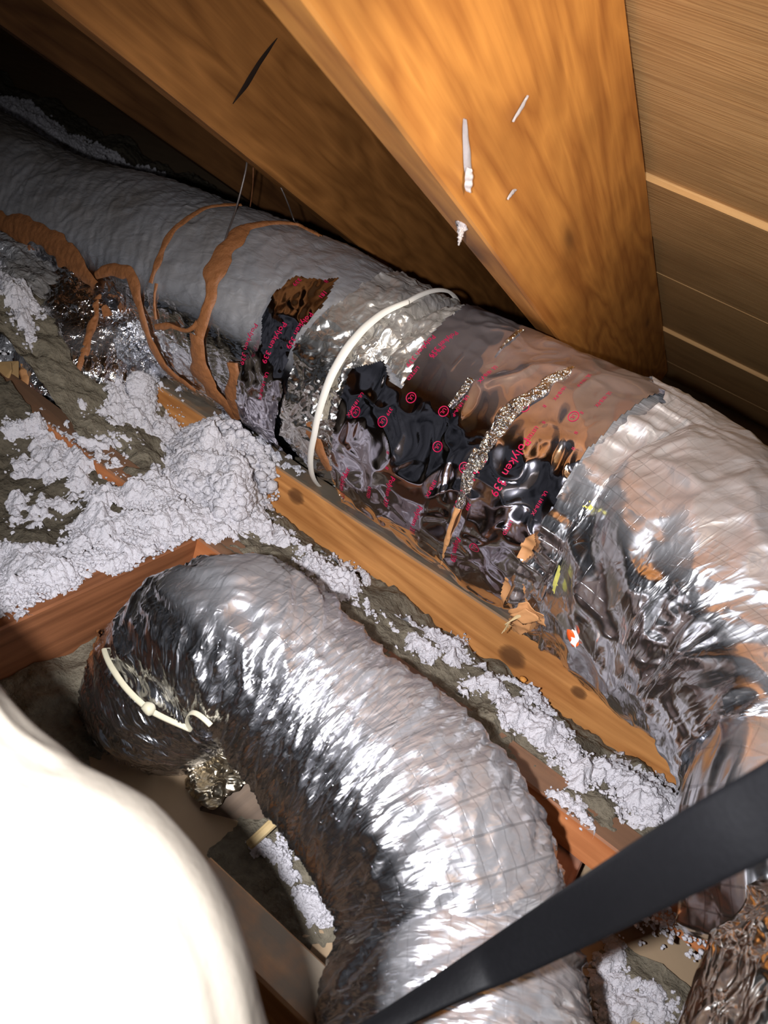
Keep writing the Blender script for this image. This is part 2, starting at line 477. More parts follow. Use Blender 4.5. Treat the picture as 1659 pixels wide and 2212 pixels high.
def bead(name, tube, line_px, wid_px, mat, parent, height=.004, off=.001, rough=.5, closed_back=False, thick=None, seed=1, step=.0025, dome=True, label=None):
    """raised strip following a line on the tube"""
    pts = []
    for p in line_px:
        u, th = tube.inv(*p, wrap=1.62)
        pts.append((u, th))
    if closed_back:
        (u0, t0), (u1, t1) = pts[0], pts[-1]
        # carry on round the back of the tube
        t1b = t1 + (2 * math.pi - abs(t1 - t0)) * (1 if t1 > t0 else -1)
        k = 14
        for i in range(1, k + 1): pts.append((u1 + (u0 - u1) * (i / k)**2 * (3 - 2 * i / k), t1 + (t1b - t1) * i / k))
        wid_px = list(wid_px) + [wid_px[-1] + (wid_px[0] - wid_px[-1]) * i / k for i in range(1, k + 1)]
    Rm = float(np.interp(np.mean([p[0] for p in pts]), tube.s, tube.q[:, 3]))
    dm = proj(tube.surf(pts[0][0], pts[0][1])[0])[2]
    q = np.array([(a, b * Rm) for a, b in pts]); w = np.array(wid_px, float) * dm / F
    L = np.concatenate([[0], np.cumsum(np.linalg.norm(np.diff(q, axis=0), axis=1))])
    n = max(4, int(L[-1] / step))
    t = np.linspace(0, L[-1], n)
    a = np.interp(t, L, q[:, 0]); b = np.interp(t, L, q[:, 1]); ww = np.interp(t, L, w)
    for _ in range(6):
        a[1:-1] = (a[:-2] + 2*a[1:-1] + a[2:]) / 4; b[1:-1] = (b[:-2] + 2*b[1:-1] + b[2:]) / 4
    da = np.gradient(a); db = np.gradient(b); ln = np.hypot(da, db) + 1e-9
    na, nb = -db / ln, da / ln
    m = 9
    prof = np.linspace(-1, 1, m)
    lo = 1 + rough * vnoise(np.stack([t * 60, t * 0 + seed, t * 0], -1), seed)
    hi_ = 1 + rough * vnoise(np.stack([t * 60, t * 0 + seed + 5, t * 0], -1), seed + 3)
    cw = np.where(prof[None, :] < 0, prof[None, :] * lo[:, None], prof[None, :] * hi_[:, None]) * ww[:, None] / 2
    A = a[:, None] + na[:, None] * cw; B = b[:, None] + nb[:, None] * cw
    if dome: hh = height * np.sqrt(np.clip(1 - prof**2, 0, 1))
    else: hh = height * (np.abs(prof) < .99)
    hh = np.broadcast_to(hh, A.shape) * (1 + rough * .9 * fbm(np.stack([A * 220, B * 220, A * 0 + seed], -1), seed + 8, 2))
    base, nn = tube.surf(A, B / Rm)
    p = base + nn * (off + hh)[..., None]
    idx = np.arange(n * m).reshape(n, m)
    fs = np.stack([idx[:-1, :-1], idx[1:, :-1], idx[1:, 1:], idx[:-1, 1:]], -1).reshape(-1, 4)
    pb = base[:, [0, -1]] - nn[:, [0, -1]] * .004
    uv = np.stack([A, B], -1).reshape(-1, 2)
    o = mesh(name, p.reshape(-1, 3), fs, mat, parent, uv=uv, attr={'dust': np.zeros(n * m)})
    if label: o['label'] = label
    return o

def text_mesh(txt):
    cu = bpy.data.curves.new('lettering', 'FONT'); cu.body = txt; cu.size = 1.0; cu.resolution_u = 2
    o = bpy.data.objects.new('lettering', cu); COL.objects.link(o)
    bpy.context.view_layer.update()
    me = o.evaluated_get(bpy.context.evaluated_depsgraph_get()).to_mesh()
    v = np.array([x.co[:] for x in me.vertices]); f = [list(p.vertices) for p in me.polygons]
    o.to_mesh_clear() if hasattr(o, 'to_mesh_clear') else None
    bpy.data.objects.remove(o); bpy.data.curves.remove(cu)
    return v, f
TXT = {}
def print_text(tube, items, parent, disp, off, name='lettering'):
    for it in items: print_one(tube, [it], parent, disp, off, name)
def print_one(tube, items, parent, disp, off, name='lettering'):
    """items: (text, px, py, cap height px) - runs round the duct, top of letters to the right"""
    V, Fs, n0 = [], [], 0
    for (txt, px, py, hp, ang) in items:
        if txt not in TXT:
            if txt == '(UL)':
                v, f = text_mesh('UL'); v = v * .62; v[:, 0] += .04; v[:, 1] += .13
                k = 24
                ring = []
                for i in range(k):
                    c, s_ = math.cos(i*2*math.pi/k), math.sin(i*2*math.pi/k)
                    ring += [(.42+.62*c, .36+.62*s_, 0), (.42+.53*c, .36+.53*s_, 0)]
                b = len(v); v = np.vstack([v, ring]); f = f + [[b+2*i, b+2*((i+1) % k), b+2*((i+1) % k)+1, b+2*i+1] for i in range(k)]
                TXT[txt] = (v, f)
            else: TXT[txt] = text_mesh(txt)
        v, f = TXT[txt]
        u0, t0 = tube.inv(px, py)
        Rm = float(np.interp(u0, tube.s, tube.q[:, 3])); dm = proj(tube.surf(u0, t0)[0])[2]
        sc = hp * dm / F / .7
        ca, sa = math.cos(ang), math.sin(ang)
        x = v[:, 0] * sc; y = v[:, 1] * sc
        # baseline runs down the picture (decreasing theta), letter tops point along the duct (+s)
        a = u0 + (y * ca + x * sa); b = t0 * Rm - (x * ca - y * sa)
        base, n = tube.surf(a, b / Rm)
        o = off + disp(a, b / Rm, base)
        V.append(base + n * o[:, None]); Fs += [[i + n0 for i in ff] for ff in f]; n0 += len(v)
    me = bpy.data.meshes.new(name)
    me.from_pydata([tuple(x) for x in np.vstack(V)], [], Fs); me.materials.append(MAT['redink'])
    o = bpy.data.objects.new(name, me); COL.objects.link(o); o.parent = parent
    o['label'] = 'red printed lettering'
    return o

def blobs(centers, sizes, mat, name, parent=None, sub=1, squash=.75, jit=.28):
    """many small fluffy lumps as one mesh"""
    import bmesh
    bm = bmesh.new(); bmesh.ops.create_icosphere(bm, subdivisions=sub + 1 if sub else 1, radius=1)
    bv = np.array([v.co[:] for v in bm.verts]); bf = np.array([[v.index for v in f.verts] for f in bm.faces]); bm.free()
    n = len(centers); k = len(bv)
    ang = rng.uniform(0, 2*math.pi, (n, 3))
    cz, sz = np.cos(ang[:, 0]), np.sin(ang[:, 0]); cx, sx = np.cos(ang[:, 1]), np.sin(ang[:, 1])
    Z = np.zeros(n); O = np.ones(n)
    Rz = np.stack([np.stack([cz, -sz, Z], -1), np.stack([sz, cz, Z], -1), np.stack([Z, Z, O], -1)], 1)
    Rx = np.stack([np.stack([O, Z, Z], -1), np.stack([Z, cx, -sx], -1), np.stack([Z, sx, cx], -1)], 1)
    Rr = Rz @ Rx
    v = np.einsum('nij,kj->nki', Rr, bv)
    v = v * (1 + rng.normal(0, jit, (n, k, 1)))
    v = v * rng.uniform(.6, 1.3, (n, 1, 3)); v[..., 2] *= squash
    v = v * np.asarray(sizes)[:, None, None] + np.asarray(centers)[:, None, :]
    f = (bf[None] + (np.arange(n) * k)[:, None, None]).reshape(-1, 3)
    return mesh(name, v.reshape(-1, 3), f, mat, parent)

# ================================================================== SETTING
# ceiling board of the room below = floor of the attic
def grid(x0, x1, y0, y1, st, hf):
    xs = np.arange(x0, x1 + st*.5, st); ys = np.arange(y0, y1 + st*.5, st)
    X, Y = np.meshgrid(xs, ys, indexing='ij')
    Z = hf(X, Y)
    idx = np.arange(X.size).reshape(X.shape)
    fs = np.stack([idx[:-1, :-1], idx[1:, :-1], idx[1:, 1:], idx[:-1, 1:]], -1).reshape(-1, 4)
    return np.stack([X, Y, Z], -1).reshape(-1, 3), fs
FZ = .05
v, f = grid(-8, 1.6, -1.4, 2.8, .1, lambda x, y: x * 0 + FZ)
tag(mesh('floor', v, f, MAT['drywall'], smooth=False), kind='structure')

# roof deck: boards across the rafters
PIT = math.radians(20.8)
def under(y): return CAMH - math.tan(PIT) * (y - .307)          # underside of the rafters
RH = .218                                                       # rafter height square to the roof
rdir = np.array((0, math.cos(PIT), -math.sin(PIT))); rup = np.array((0, math.sin(PIT), math.cos(PIT)))
def roof_pt(x, y, h):                                           # h = distance above the rafters' underside
    return np.array((x, y, under(y))) + rup * h
V, Fc = [], []
edges = [-1.3, -1.1, -.9, -.7, -.5, -.3, -.1, .1, .3, .52, .74, .963, 1.16, 1.36, 1.56, 1.763, 1.97, 2.17, 2.37, 2.57]
for i in range(len(edges) - 1):
    y0, y1 = edges[i] + .0, edges[i+1] - .0015
    h0 = RH + (.0082, .0076, .0088, .0079)[i % 4]
    if edges[i] in (.963, 1.763): h0 = RH + .0005
    a0 = roof_pt(0, y0, h0); a1 = roof_pt(0, y1, h0); t = rup * .02
    n0 = len(V)
    for x in (-8, 1.6):
        for q in (a0, a1, a1 + t, a0 + t):
            V.append((x, q[1], q[2]))
    Fc += [(n0, n0+4, n0+5, n0+1), (n0+1, n0+5, n0+6, n0+2), (n0+3, n0+2, n0+6, n0+7), (n0, n0+3, n0+7, n0+4), (n0, n0+1, n0+2, n0+3), (n0+4, n0+7, n0+6, n0+5)]
tag(mesh('ceiling', V, np.array(Fc), MAT['deck'], smooth=False), 'underside of the roof deck, tan boards laid edge to edge', kind='structure')

# rafters
def rafter(x, mat, label):
    a = roof_pt(x, -1.1, RH / 2); b = roof_pt(x, 2.25, RH / 2)
    return tag(beam('rafter', a, b, (1, 0, 0), (0, 0, 1), .038, RH - .002, mat, nx=60), label, 'rafter')
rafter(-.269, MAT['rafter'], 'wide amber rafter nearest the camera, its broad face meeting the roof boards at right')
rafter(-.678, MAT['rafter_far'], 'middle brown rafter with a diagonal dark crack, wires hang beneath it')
rafter(-1.084, MAT['rafter_dimmed'], 'rafter at the upper left, farthest from the camera, its dimness painted into the wood')

# joists and cross members
JT = .14
def joist(y0, x0, x1, mat, label, z0=.051, z1=JT, w=.038, name='ceiling_joist', cat='joist'):
    zc = (z0 + z1) / 2
    return tag(beam(name, (x0, y0 + w/2, zc), (x1, y0 + w/2, zc), (0, 1, 0), (0, 0, 1), w, z1 - z0, mat, nx=50), label, cat)
joist(.748, -1.9, 1.1, MAT['joist'], 'long orange ceiling joist with knots and a dusty top, running under the wide duct')
joist(.545, -1.9, 1.1, MAT['joist_red'], 'narrow reddish joist half buried in grey insulation, behind the small ribbed duct', z0=.100)
joist(.250, -.14, 1.1, MAT['joist'], 'shadowed joist at the bottom beside the overexposed cream wrap')
tag(beam('cross_beam', (-.434, -.3, .0955), (-.434, .544, .0955), (1, 0, 0), (0, 0, 1), .038, .088, MAT['cross'], nx=40),
    'dark brown cross beam left of the small ribbed duct, white fluff heaped against it', 'beam')
tag(beam('brace_board', (.079, .29, .075), (.079, .575, .075), (1, 0, 0), (0, 0, 1), .042, .046, MAT['brace'], nx=20),
    'short pinkish grey board between two joists above the black strap', 'board')
tag(beam('brace_board', (.33, .29, .075), (.33, .575, .075), (1, 0, 0), (0, 0, 1), .042, .046, MAT['cross'], nx=20),
    'dark board crossing below the black strap at the lower right', 'board')

# ------------------------------------------------------------------ old insulation blankets (stuff)
def n2(x, y, s, seed, n=4): return fbm(np.stack([x * s, y * s, x * 0 + seed], -1), seed, n)
def hA(x, y):      # bay between the joists
    t = np.clip((y - .583) / (.748 - .583), 0, 1)
    return .1385 + .004 * n2(x, y, 60, 19) * (y < .59) - .062 * t**1.5 + .008 * n2(x, y, 26, 3) + .003 * n2(x, y, 120, 8, 2) + np.clip(-.60 - x, 0, .25) * .35
def hB(x, y): return .112 + np.clip(y - .44, 0, .1) * .2 + np.clip(-.66 - x, 0, .25) * .35 + .010 * n2(x, y, 14, 4) + .003 * n2(x, y, 110, 9, 2)
def hC(x, y): return .090 + .02 * n2(x, y, 9, 5) + .003 * n2(x, y, 110, 9, 2)
def hD(x, y): return FZ - .002 + np.clip(-.27 - x, 0, .1) * .25 + .016 * n2(x, y, 9, 6) + .003 * n2(x, y, 110, 9, 2)
def blanket(x0, x1, y0, y1, hf, label):
    v, f = grid(x0, x1, y0, y1, .0045, hf)
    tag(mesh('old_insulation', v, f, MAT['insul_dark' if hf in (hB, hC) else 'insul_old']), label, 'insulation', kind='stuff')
blanket(-1.9, 1.1, .558, .747, hA, 'dusty grey brown insulation filling the bay between the orange and the reddish joist')
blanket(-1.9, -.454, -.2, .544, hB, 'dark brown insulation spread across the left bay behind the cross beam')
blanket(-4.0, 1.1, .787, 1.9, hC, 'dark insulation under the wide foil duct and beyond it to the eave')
v, f = grid(-8, 1.6, -1.4, -.205, .03, lambda x, y: .11 + .02 * n2(x, y, 9, 15))  # added out of view so the foil does not mirror the lit tan floor
tag(mesh('old_insulation', v, f, MAT['insul_old']), 'unseen insulation added behind the camera to darken what the foil reflects', 'insulation', kind='stuff')
blanket(-.414, 1.1, -.2, .268, hD, 'thin grey insulation on the tan ceiling board at the lower edge')
blanket(-.414, 1.1, .2685, .544, hD, 'patchy grey insulation on the tan ceiling board under the small ribbed duct')
def hsurf(x, y):
    j = JT + .0
    h = hC(x, y)
    h = np.where((y > .747) & (y < .787), j, h)
    h = np.where((y <= .747) & (y > .583), hA(x, y), h)
    h = np.where((y <= .583) & (y > .545), j, h)
    h = np.where((y <= .545) & (x < -.454), hB(x, y), h)
    h = np.where((y <= .545) & (x >= -.454) & (x <= -.414), j, h)
    h = np.where((y <= .545) & (x > -.414), np.maximum(hD(x, y), FZ), h)
    return h
def ray_ground(px, py):
    px = np.asarray(px, float); py = np.asarray(py, float)
    c = np.stack([(px - W/2) / F, (H/2 - py) / F, -np.ones_like(px)], -1) @ R3.T
    t = (.14 - CAMH) / c[..., 2]
    for _ in range(14):
        p = CAM + c * t[..., None]
        z = hsurf(p[..., 0], p[..., 1])
        t = t + .6 * ((z - CAMH) / c[..., 2] - t)
    return CAM + c * t[..., None]

def polydist(x, y, poly):
    """signed pixel distance, + inside"""
    d = np.full(np.shape(x), 1e9)
    n = len(poly)
    for i in range(n):
        ax, ay = poly[i]; bx, by = poly[(i + 1) % n]
        t = np.clip(((x - ax) * (bx - ax) + (y - ay) * (by - ay)) / ((bx - ax)**2 + (by - ay)**2 + 1e-9), 0, 1)
        d = np.minimum(d, np.hypot(x - ax - t * (bx - ax), y - ay - t * (by - ay)))
    return np.where(inpoly(x, y, poly), d, -d)
def puffy(p, seed=0):
    return (.5 - .5 * crumple(p, seed, 2)) + .35 * (.5 - .5 * crumple(np.asarray(p) * 2.7, seed + 5, 1))
def fluff(regions, label, name='loose_fill_insulation'):
    """regions: (pixel outline, crumbs, crumb size range m, sparseness, mound height)"""
    allV, allF, n0 = [], [], 0
    Cc, Ss = [], []
    for (poly, cnt, (s0, s1), thr, mound) in regions:
        a = np.array(poly, float); lo, hi = a.min(0), a.max(0)
        cor = ray_ground(np.array([p[0] for p in poly] , float), np.array([p[1] for p in poly], float))
        x0, y0 = cor[:, :2].min(0) - .035; x1, y1 = cor[:, :2].max(0) + .02
        st = .0014
        X, Y = np.meshgrid(np.arange(x0, x1, st), np.arange(y0, y1, st), indexing='ij')
        G = hsurf(X, Y)
        px, py, _ = proj(np.stack([X, Y, G], -1))
        sd = polydist(px, py, poly)
        p3 = np.stack([X, Y, X * 0], -1)
        mask = np.clip(sd / 22, -2.2, 1) * .8
        nn = fbm(p3 * 34, 77, 3) * .75 + fbm(p3 * 110, 78, 2) * .35
        k = mask + nn * 1.1 - (thr * 2.6 if thr > 0 else max(thr, -1) * .9) - .45
        k = np.clip(k, -1.5, 1.0)
        m = mound * np.clip(sd / (.30 * min(hi[0]-lo[0], hi[1]-lo[1])), 0, 1)**.6 * (.8 + .45 * vnoise(p3 * 42, 5))
        Z = G + .0075 * k + m + (.0035 * puffy(p3 * 130, 31) + .0022 * puffy(p3 * 270, 32) + .0085 * puffy(p3 * 42, 33) - .002) * (k > -1)
        allk = k
        Z = np.minimum(Z, G + .02 + m)
        idx = np.arange(X.size).reshape(X.shape)
        ok = k > -.55
        g4 = np.stack([G[:-1, :-1], G[1:, :-1], G[1:, 1:], G[:-1, 1:]])
        okf = (ok[:-1, :-1] | ok[1:, :-1] | ok[1:, 1:] | ok[:-1, 1:]) & (g4.max(0) - g4.min(0) < .006)
        fs = np.stack([idx[:-1, :-1], idx[1:, :-1], idx[1:, 1:], idx[:-1, 1:]], -1)[okf]
        if len(fs):
            used = np.unique(fs); rm = np.zeros(X.size, int); rm[used] = np.arange(len(used))
            allV.append(np.stack([X, Y, Z], -1).reshape(-1, 3)[used]); allF.append(rm[fs] + n0); n0 += len(used)
        if mound >= .02:                       # cottony lumps on the heap itself
            hx = rng.uniform(lo[0], hi[0], 2600); hy = rng.uniform(lo[1], hi[1], 2600)
            sh = polydist(hx, hy, poly); oh = sh > 2; gh = ray_ground(hx[oh], hy[oh])
            pn = np.stack([gh[:, 0], gh[:, 1], gh[:, 0] * 0], -1)
            gh[:, 2] += mound * np.clip(sh[oh] / (.30 * min(hi[0]-lo[0], hi[1]-lo[1])), 0, 1)**.6 * (.8 + .45 * vnoise(pn * 42, 5)) + .004 + .004 * rng.random(len(gh))
            Cc.append(gh); Ss.append(rng.uniform(.002, .0075, len(gh)))
        # loose crumbs along and around it
        cnt = int(cnt * .8)
        qx = rng.uniform(lo[0] - 12, hi[0] + 12, cnt * 6); qy = rng.uniform(lo[1] - 12, hi[1] + 12, cnt * 6)
        sdq = polydist(qx, qy, poly)
        g = ray_ground(qx, qy)
        nq = fbm(np.stack([g[:, 0], g[:, 1], g[:, 0] * 0], -1) * 34, 77, 3)
        okq = (sdq > -16) & (nq * .8 + np.clip(sdq / 22, -1, 1) * .4 > thr * .7 - .1)
        g = g[okq][:cnt]
        if len(g) == 0: continue
        msd = np.clip(sdq[okq][:cnt] / (.30 * min(hi[0]-lo[0], hi[1]-lo[1])), 0, 1)**.7 * mound
        s_ = rng.uniform(s0 * .35, s1 * .38, len(g))
        g[:, 2] += msd + .002 + .003 * rng.random(len(g))
        Cc.append(g); Ss.append(s_)
    o = blobs(np.vstack(Cc), np.concatenate(Ss), MAT['white'], name, sub=0 if len(np.vstack(Cc)) > 9000 else 1, squash=.8, jit=.13)
    me = o.data
    bv = np.zeros(len(me.vertices) * 3); me.vertices.foreach_get('co', bv); bv = bv.reshape(-1, 3)
    bf = np.zeros(len(me.loops), np.int32); me.loops.foreach_get('vertex_index', bf); bf = bf.reshape(-1, 3)
    quads = np.vstack(allF); tri = np.vstack([quads[:, [0, 1, 2]], quads[:, [0, 2, 3]]])
    bpy.data.objects.remove(o); bpy.data.meshes.remove(me)
    o = mesh(name, np.vstack([np.vstack(allV), bv]), np.vstack([tri, bf + n0]), MAT['white'])
    return tag(o, label, 'insulation', kind='stuff')

fluff([([(370,960),(430,930),(500,925),(530,960),(560,1000),(590,1020),(585,1075),(545,1100),(520,1140),(465,1135),(430,1085),(375,1060)], 1500, (.0035, .009), -2, .05),
       ([(440,1070),(540,1090),(625,1150),(610,1175),(520,1140),(460,1110)], 260, (.002, .006), -.1, .008),
       ([(300,880),(385,900),(400,960),(370,980),(330,940)], 160, (.002, .005), .0, .0)],
      'fluffy white heap of loose insulation spilled over the orange joist')
fluff([([(270,830),(325,815),(330,860),(325,905),(290,890)], 260, (.003, .007), -2, .02),
       ([(205,890),(290,870),(320,900),(250,910)], 90, (.002, .004), .0, .0)],
      'small white clump at the upper end of the orange joist below the duct')
fluff([([(330,1005),(400,1090),(452,1150),(330,1200),(180,1255),(60,1300),(0,1320),(0,1185),(130,1200),(150,1160),(230,1130),(300,1100),(270,1060)], 2600, (.003, .0075), -.42, .012),
       ([(205,1060),(240,1060),(265,1120),(200,1180),(170,1150)], 260, (.003, .006), -.3, .01),
       ([(0,1180),(60,1180),(130,1250),(40,1310),(0,1310)], 250, (.003, .006), -.1, .01),
       ([(0,900),(330,900),(330,1100),(0,1180)], 260, (.0015, .005), .42, .0),
       ([(95,980),(135,970),(140,1000),(110,1010)], 60, (.003, .005), -1, .01),
       ([(150,980),(190,970),(180,1030),(160,1040)], 60, (.002, .004), -1, .005)],
      'broad white drift of loose insulation in the left bay against the cross beam')
fluff([([(640,1190),(700,1205),(780,1245),(775,1290),(720,1290),(660,1240)], 330, (.002, .0055), -.1, .006),
       ([(780,1290),(860,1340),(1000,1390),(1010,1440),(930,1430),(840,1360)], 380, (.0015, .0045), .05, .0),
       ([(960,1420),(1100,1480),(1110,1510),(1010,1500)], 160, (.0015, .004), .05, .0),
       ([(1080,1510),(1150,1500),(1190,1570),(1250,1640),(1340,1660),(1440,1710),(1500,1770),(1440,1790),(1370,1750),(1300,1700),(1220,1650),(1150,1600),(1090,1550)], 1500, (.002, .0055), -.45, .01),
       ([(1150,1600),(1260,1640),(1300,1700),(1240,1690)], 120, (.0015, .004), -.1, .0)],
      'white flakes strewn along the bay below the orange joist towards the strap')
fluff([([(1170,1690),(1240,1730),(1255,1790),(1220,1780),(1180,1740)], 120, (.0015, .004), -.2, .0)],
      'few white flakes on the tan board between the small duct and the short brace')
fluff([([(1430,1950),(1500,1960),(1590,2040),(1640,2110),(1590,2150),(1520,2080),(1440,2030)], 500, (.002, .006), -.3, .006),
       ([(1290,2080),(1420,2110),(1470,2212),(1290,2212)], 330, (.002, .006), .1, .002),
       ([(1380,1990),(1440,2000),(1430,2050),(1390,2040)], 60, (.003, .006), -.6, .006),
       ([(1290,2000),(1340,2030),(1340,2110),(1290,2100)], 100, (.002, .004), .0, .0)],
      'white and greyish flakes scattered over the tan board below the strap')
fluff([([(550,1825),(600,1815),(650,1870),(650,1905),(600,1900)], 190, (.003, .006), .05, .004),
       ([(640,1925),(675,1930),(715,1985),(712,2000),(680,1985),(650,1955)], 200, (.003, .0065), -.3, .004)],
      'pale clumps in the dark gap left of the small ribbed duct')
fluff([([(0,520),(60,600),(90,680),(60,740),(0,760)], 260, (.004, .008), .0, .006),
       ([(10,920),(90,905),(90,940),(20,950)], 90, (.003, .006), -.4, .01)],
      'dim white insulation in front of the branch collar at the left edge')
fluff([([(0,215),(60,235),(150,300),(240,350),(360,400),(340,430),(200,380),(100,330),(0,260)], 380, (.006, .013), -.8, .02)],
      'dim strip of white insulation behind the far end of the wide duct')

# ================================================================== DUCTS
def Z3(u, t, k, R=.15): return np.stack([u * k, np.cos(t) * R * k, np.sin(t) * R * k], -1)

TR = Tube([(-260, 290, 1.50, .128), (-150, 345, 1.44, .129), (0, 425, 1.34, .131), (150, 522, 1.27, .134), (300, 580, 1.20, .138), (425, 632, 1.14, .141), (560, 690, 1.09, .144),
           (690, 756, 1.055, .1435), (780, 810, 1.03, .141), (895, 890, 1.0, .148), (1080, 995, .95, .151), (1285, 1100, .90, .153), (1345, 1138, .885, .148)])
root = thing('trunk_duct', P(900, 1000, 1.0) * (1, 1, 0) + (0, 0, .12), 'wide foil wrapped trunk duct with brown sealant bands, white tie and red printed tape', 'duct')

def trunk_disp(u, t, base):
    k = 1.0
    d = .0012 * crumple(Z3(u, t, 22), 3, 2) + .0010 * crumple(np.stack([u * 60 + t * 3, t * 3.2, u * 4], -1), 17, 2)
    d += .0004 * crumple(Z3(u, t, 90), 13, 2)
    uz = TR.inv(790, 800)[0]
    d += .0036 * crumple(Z3(u, t, 30), 23, 3) * np.exp(-((u - uz) / .09)**2)
    # waist where the tie pulls in
    d -= .010 * np.exp(-((u - uz - .006 * np.sin(t)) / .012)**2)
    d += .003 * np.exp(-((u - uz - .06) / .03)**2) * (t > 0) * np.sin(np.clip(t, 0, 3.14))
    d += .006 * vnoise(Z3(u, t, 6), 31)
    return d
def trunk_dust(u, t, up, base):
    f = np.clip((up - .12) * 3.2, 0, 1)
    x = np.clip(1.25 - u * .42, .35, 1)
    n = .5 + .5 * vnoise(base * 14, 12)
    return np.clip(f * x * (.55 + .6 * n), 0, 1)
TR.mesh('insulation_jacket', MAT['trunk'], trunk_disp, root, dust=trunk_dust)

# crinkled collar foil each side of the tie
def collar_disp(u, t, base):
    uz = TR.inv(790, 800)[0]
    return trunk_disp(u, t, base) + .0024 * crumple(Z3(u, t, 38), 61, 3)
patch('collar_foil', TR, [(640, 745), (760, 640), (880, 560), (960, 600), (1010, 660), (930, 740), (880, 850), (835, 790), (765, 800), (735, 900), (735, 1000), (690, 990), (615, 930), (630, 820)],
      MAT['collar'], root, .004, collar_disp, dust=lambda u, t, up, b: np.clip(up - .35, 0, 1) * .5)
# printed tape
def tape_disp(u, t, base):
    return .0032 * crumple(Z3(u, t, 19), 71, 1) + .0012 * crumple(Z3(u, t, 42), 72, 1) + .004 * vnoise(Z3(u, t, 11), 74)
t3 = patch('foil_tape', TR, [(765, 795), (835, 782), (852, 835), (872, 842), (915, 765), (1000, 640), (1150, 680), (1330, 740), (1470, 800), (1430, 870), (1300, 950), (1250, 1010), (1200, 1100), (1150, 1200),
                             (1110, 1400), (1000, 1400), (860, 1300), (745, 1200), (738, 1040), (732, 900)], MAT['tape'], root, .0095, tape_disp,
           dust=lambda u, t, up, b: np.clip(up - .55, 0, 1) * .35)
t3['label'] = 'foil tape with red print'
items = []
A = 'Polyken 339'
cols = [(788, 850), (850, 880), (905, 800), (960, 760), (1010, 860), (1070, 800), (1110, 900), (1160, 930), (1215, 850), (1265, 830), (1310, 860), (760, 1000), (810, 1040), (945, 1030), (1060, 960), (1180, 1060), (1020, 1080), (1110, 1120)]
big = [(1056, 985), (1148, 950), (945, 740), (990, 730), (868, 1020), (930, 1080), (765, 1010), (1010, 1150)]
for (x, y) in big: items.append((A, x - 10, y, 19 if x > 1020 and y > 900 else 12, -.08))
for i, (x, y) in enumerate(cols):
    items.append((('UL 181B-FX', '339', 'LISTED', '181B-FX', 'UL 181A-P')[i % 5], x, y, 8, -.08))
for (x, y) in [(778, 882), (893, 856), (962, 885), (950, 958), (835, 900), (1028, 1165), (1012, 1000), (1130, 875), (1235, 905)]: items.append(('(UL)', x, y, 13, -.08))
for (x, y) in [(850, 970), (850, 1000), (1175, 880), (1170, 915), (1255, 905), (1242, 945), (1240, 975), (1095, 1040)]: items.append(('II', x, y, 8, -.08))
print_text(TR, items, t3, tape_disp, .0101)
def tape2(u, t, base): return tape_disp(u, t, base) * .6 + .6 * trunk_disp(u, t, base)
t1 = patch('foil_tape', TR, [(572, 690), (600, 640), (640, 605), (700, 615), (738, 610), (705, 675), (645, 735), (625, 800), (622, 850), (608, 900), (600, 990), (560, 960), (530, 900), (533, 775), (560, 765), (575, 740)],
           MAT['tape'], root, .007, tape2)
t1['label'] = 'torn foil tape with red print'
print_text(TR, [(A, 560, 700, 13, -.08), (A, 618, 700, 13, -.08), ('339', 650, 612, 10, -.08), ('181', 707, 640, 9, -.08), (A, 675, 680, 12, -.08), ('II', 705, 615, 9, -.08), ('UL 181B-FX', 590, 800, 9, -.08)], t1, tape2, .0076)

# foil seam strips
bead('foil_seam', TR, [(1232, 812), (1190, 835), (1150, 862), (1110, 885), (1080, 930), (1045, 985), (1020, 1040), (1000, 1090)], [22, 26, 30, 30, 36, 36, 28, 20], MAT['seam'], root, .004, .009, .5, seed=3, label='crinkled bare foil seam')
bead('foil_seam', TR, [(1000, 1090), (985, 1130), (975, 1160), (966, 1200)], [15, 13, 12, 8], MAT['kraft'], root, .003, .010, .4, seed=4, label='brown paper edge of the seam')
bead('foil_seam', TR, [(1122, 735), (1095, 755), (1075, 780)], [8, 9, 4], MAT['seam'], root, .002, .013, .3, seed=5)
bead('foil_seam', TR, [(1022, 830), (1000, 860), (972, 885)], [16, 14, 5], MAT['seam'], root, .002, .011, .3, seed=6)
bead('foil_seam', TR, [(740, 1045), (755, 1070)], [22, 16], MAT['seam'], root, .004, .008, .4, seed=7)
# tie
bead('zip_tie', TR, [(878, 668), (830, 690), (790, 722), (755, 762), (725, 812), (705, 870), (693, 935)], [15, 18, 20, 22, 21, 19, 16], MAT['nylon'], root, .004, .010, .0, closed_back=True, dome=True, label='white nylon tie')

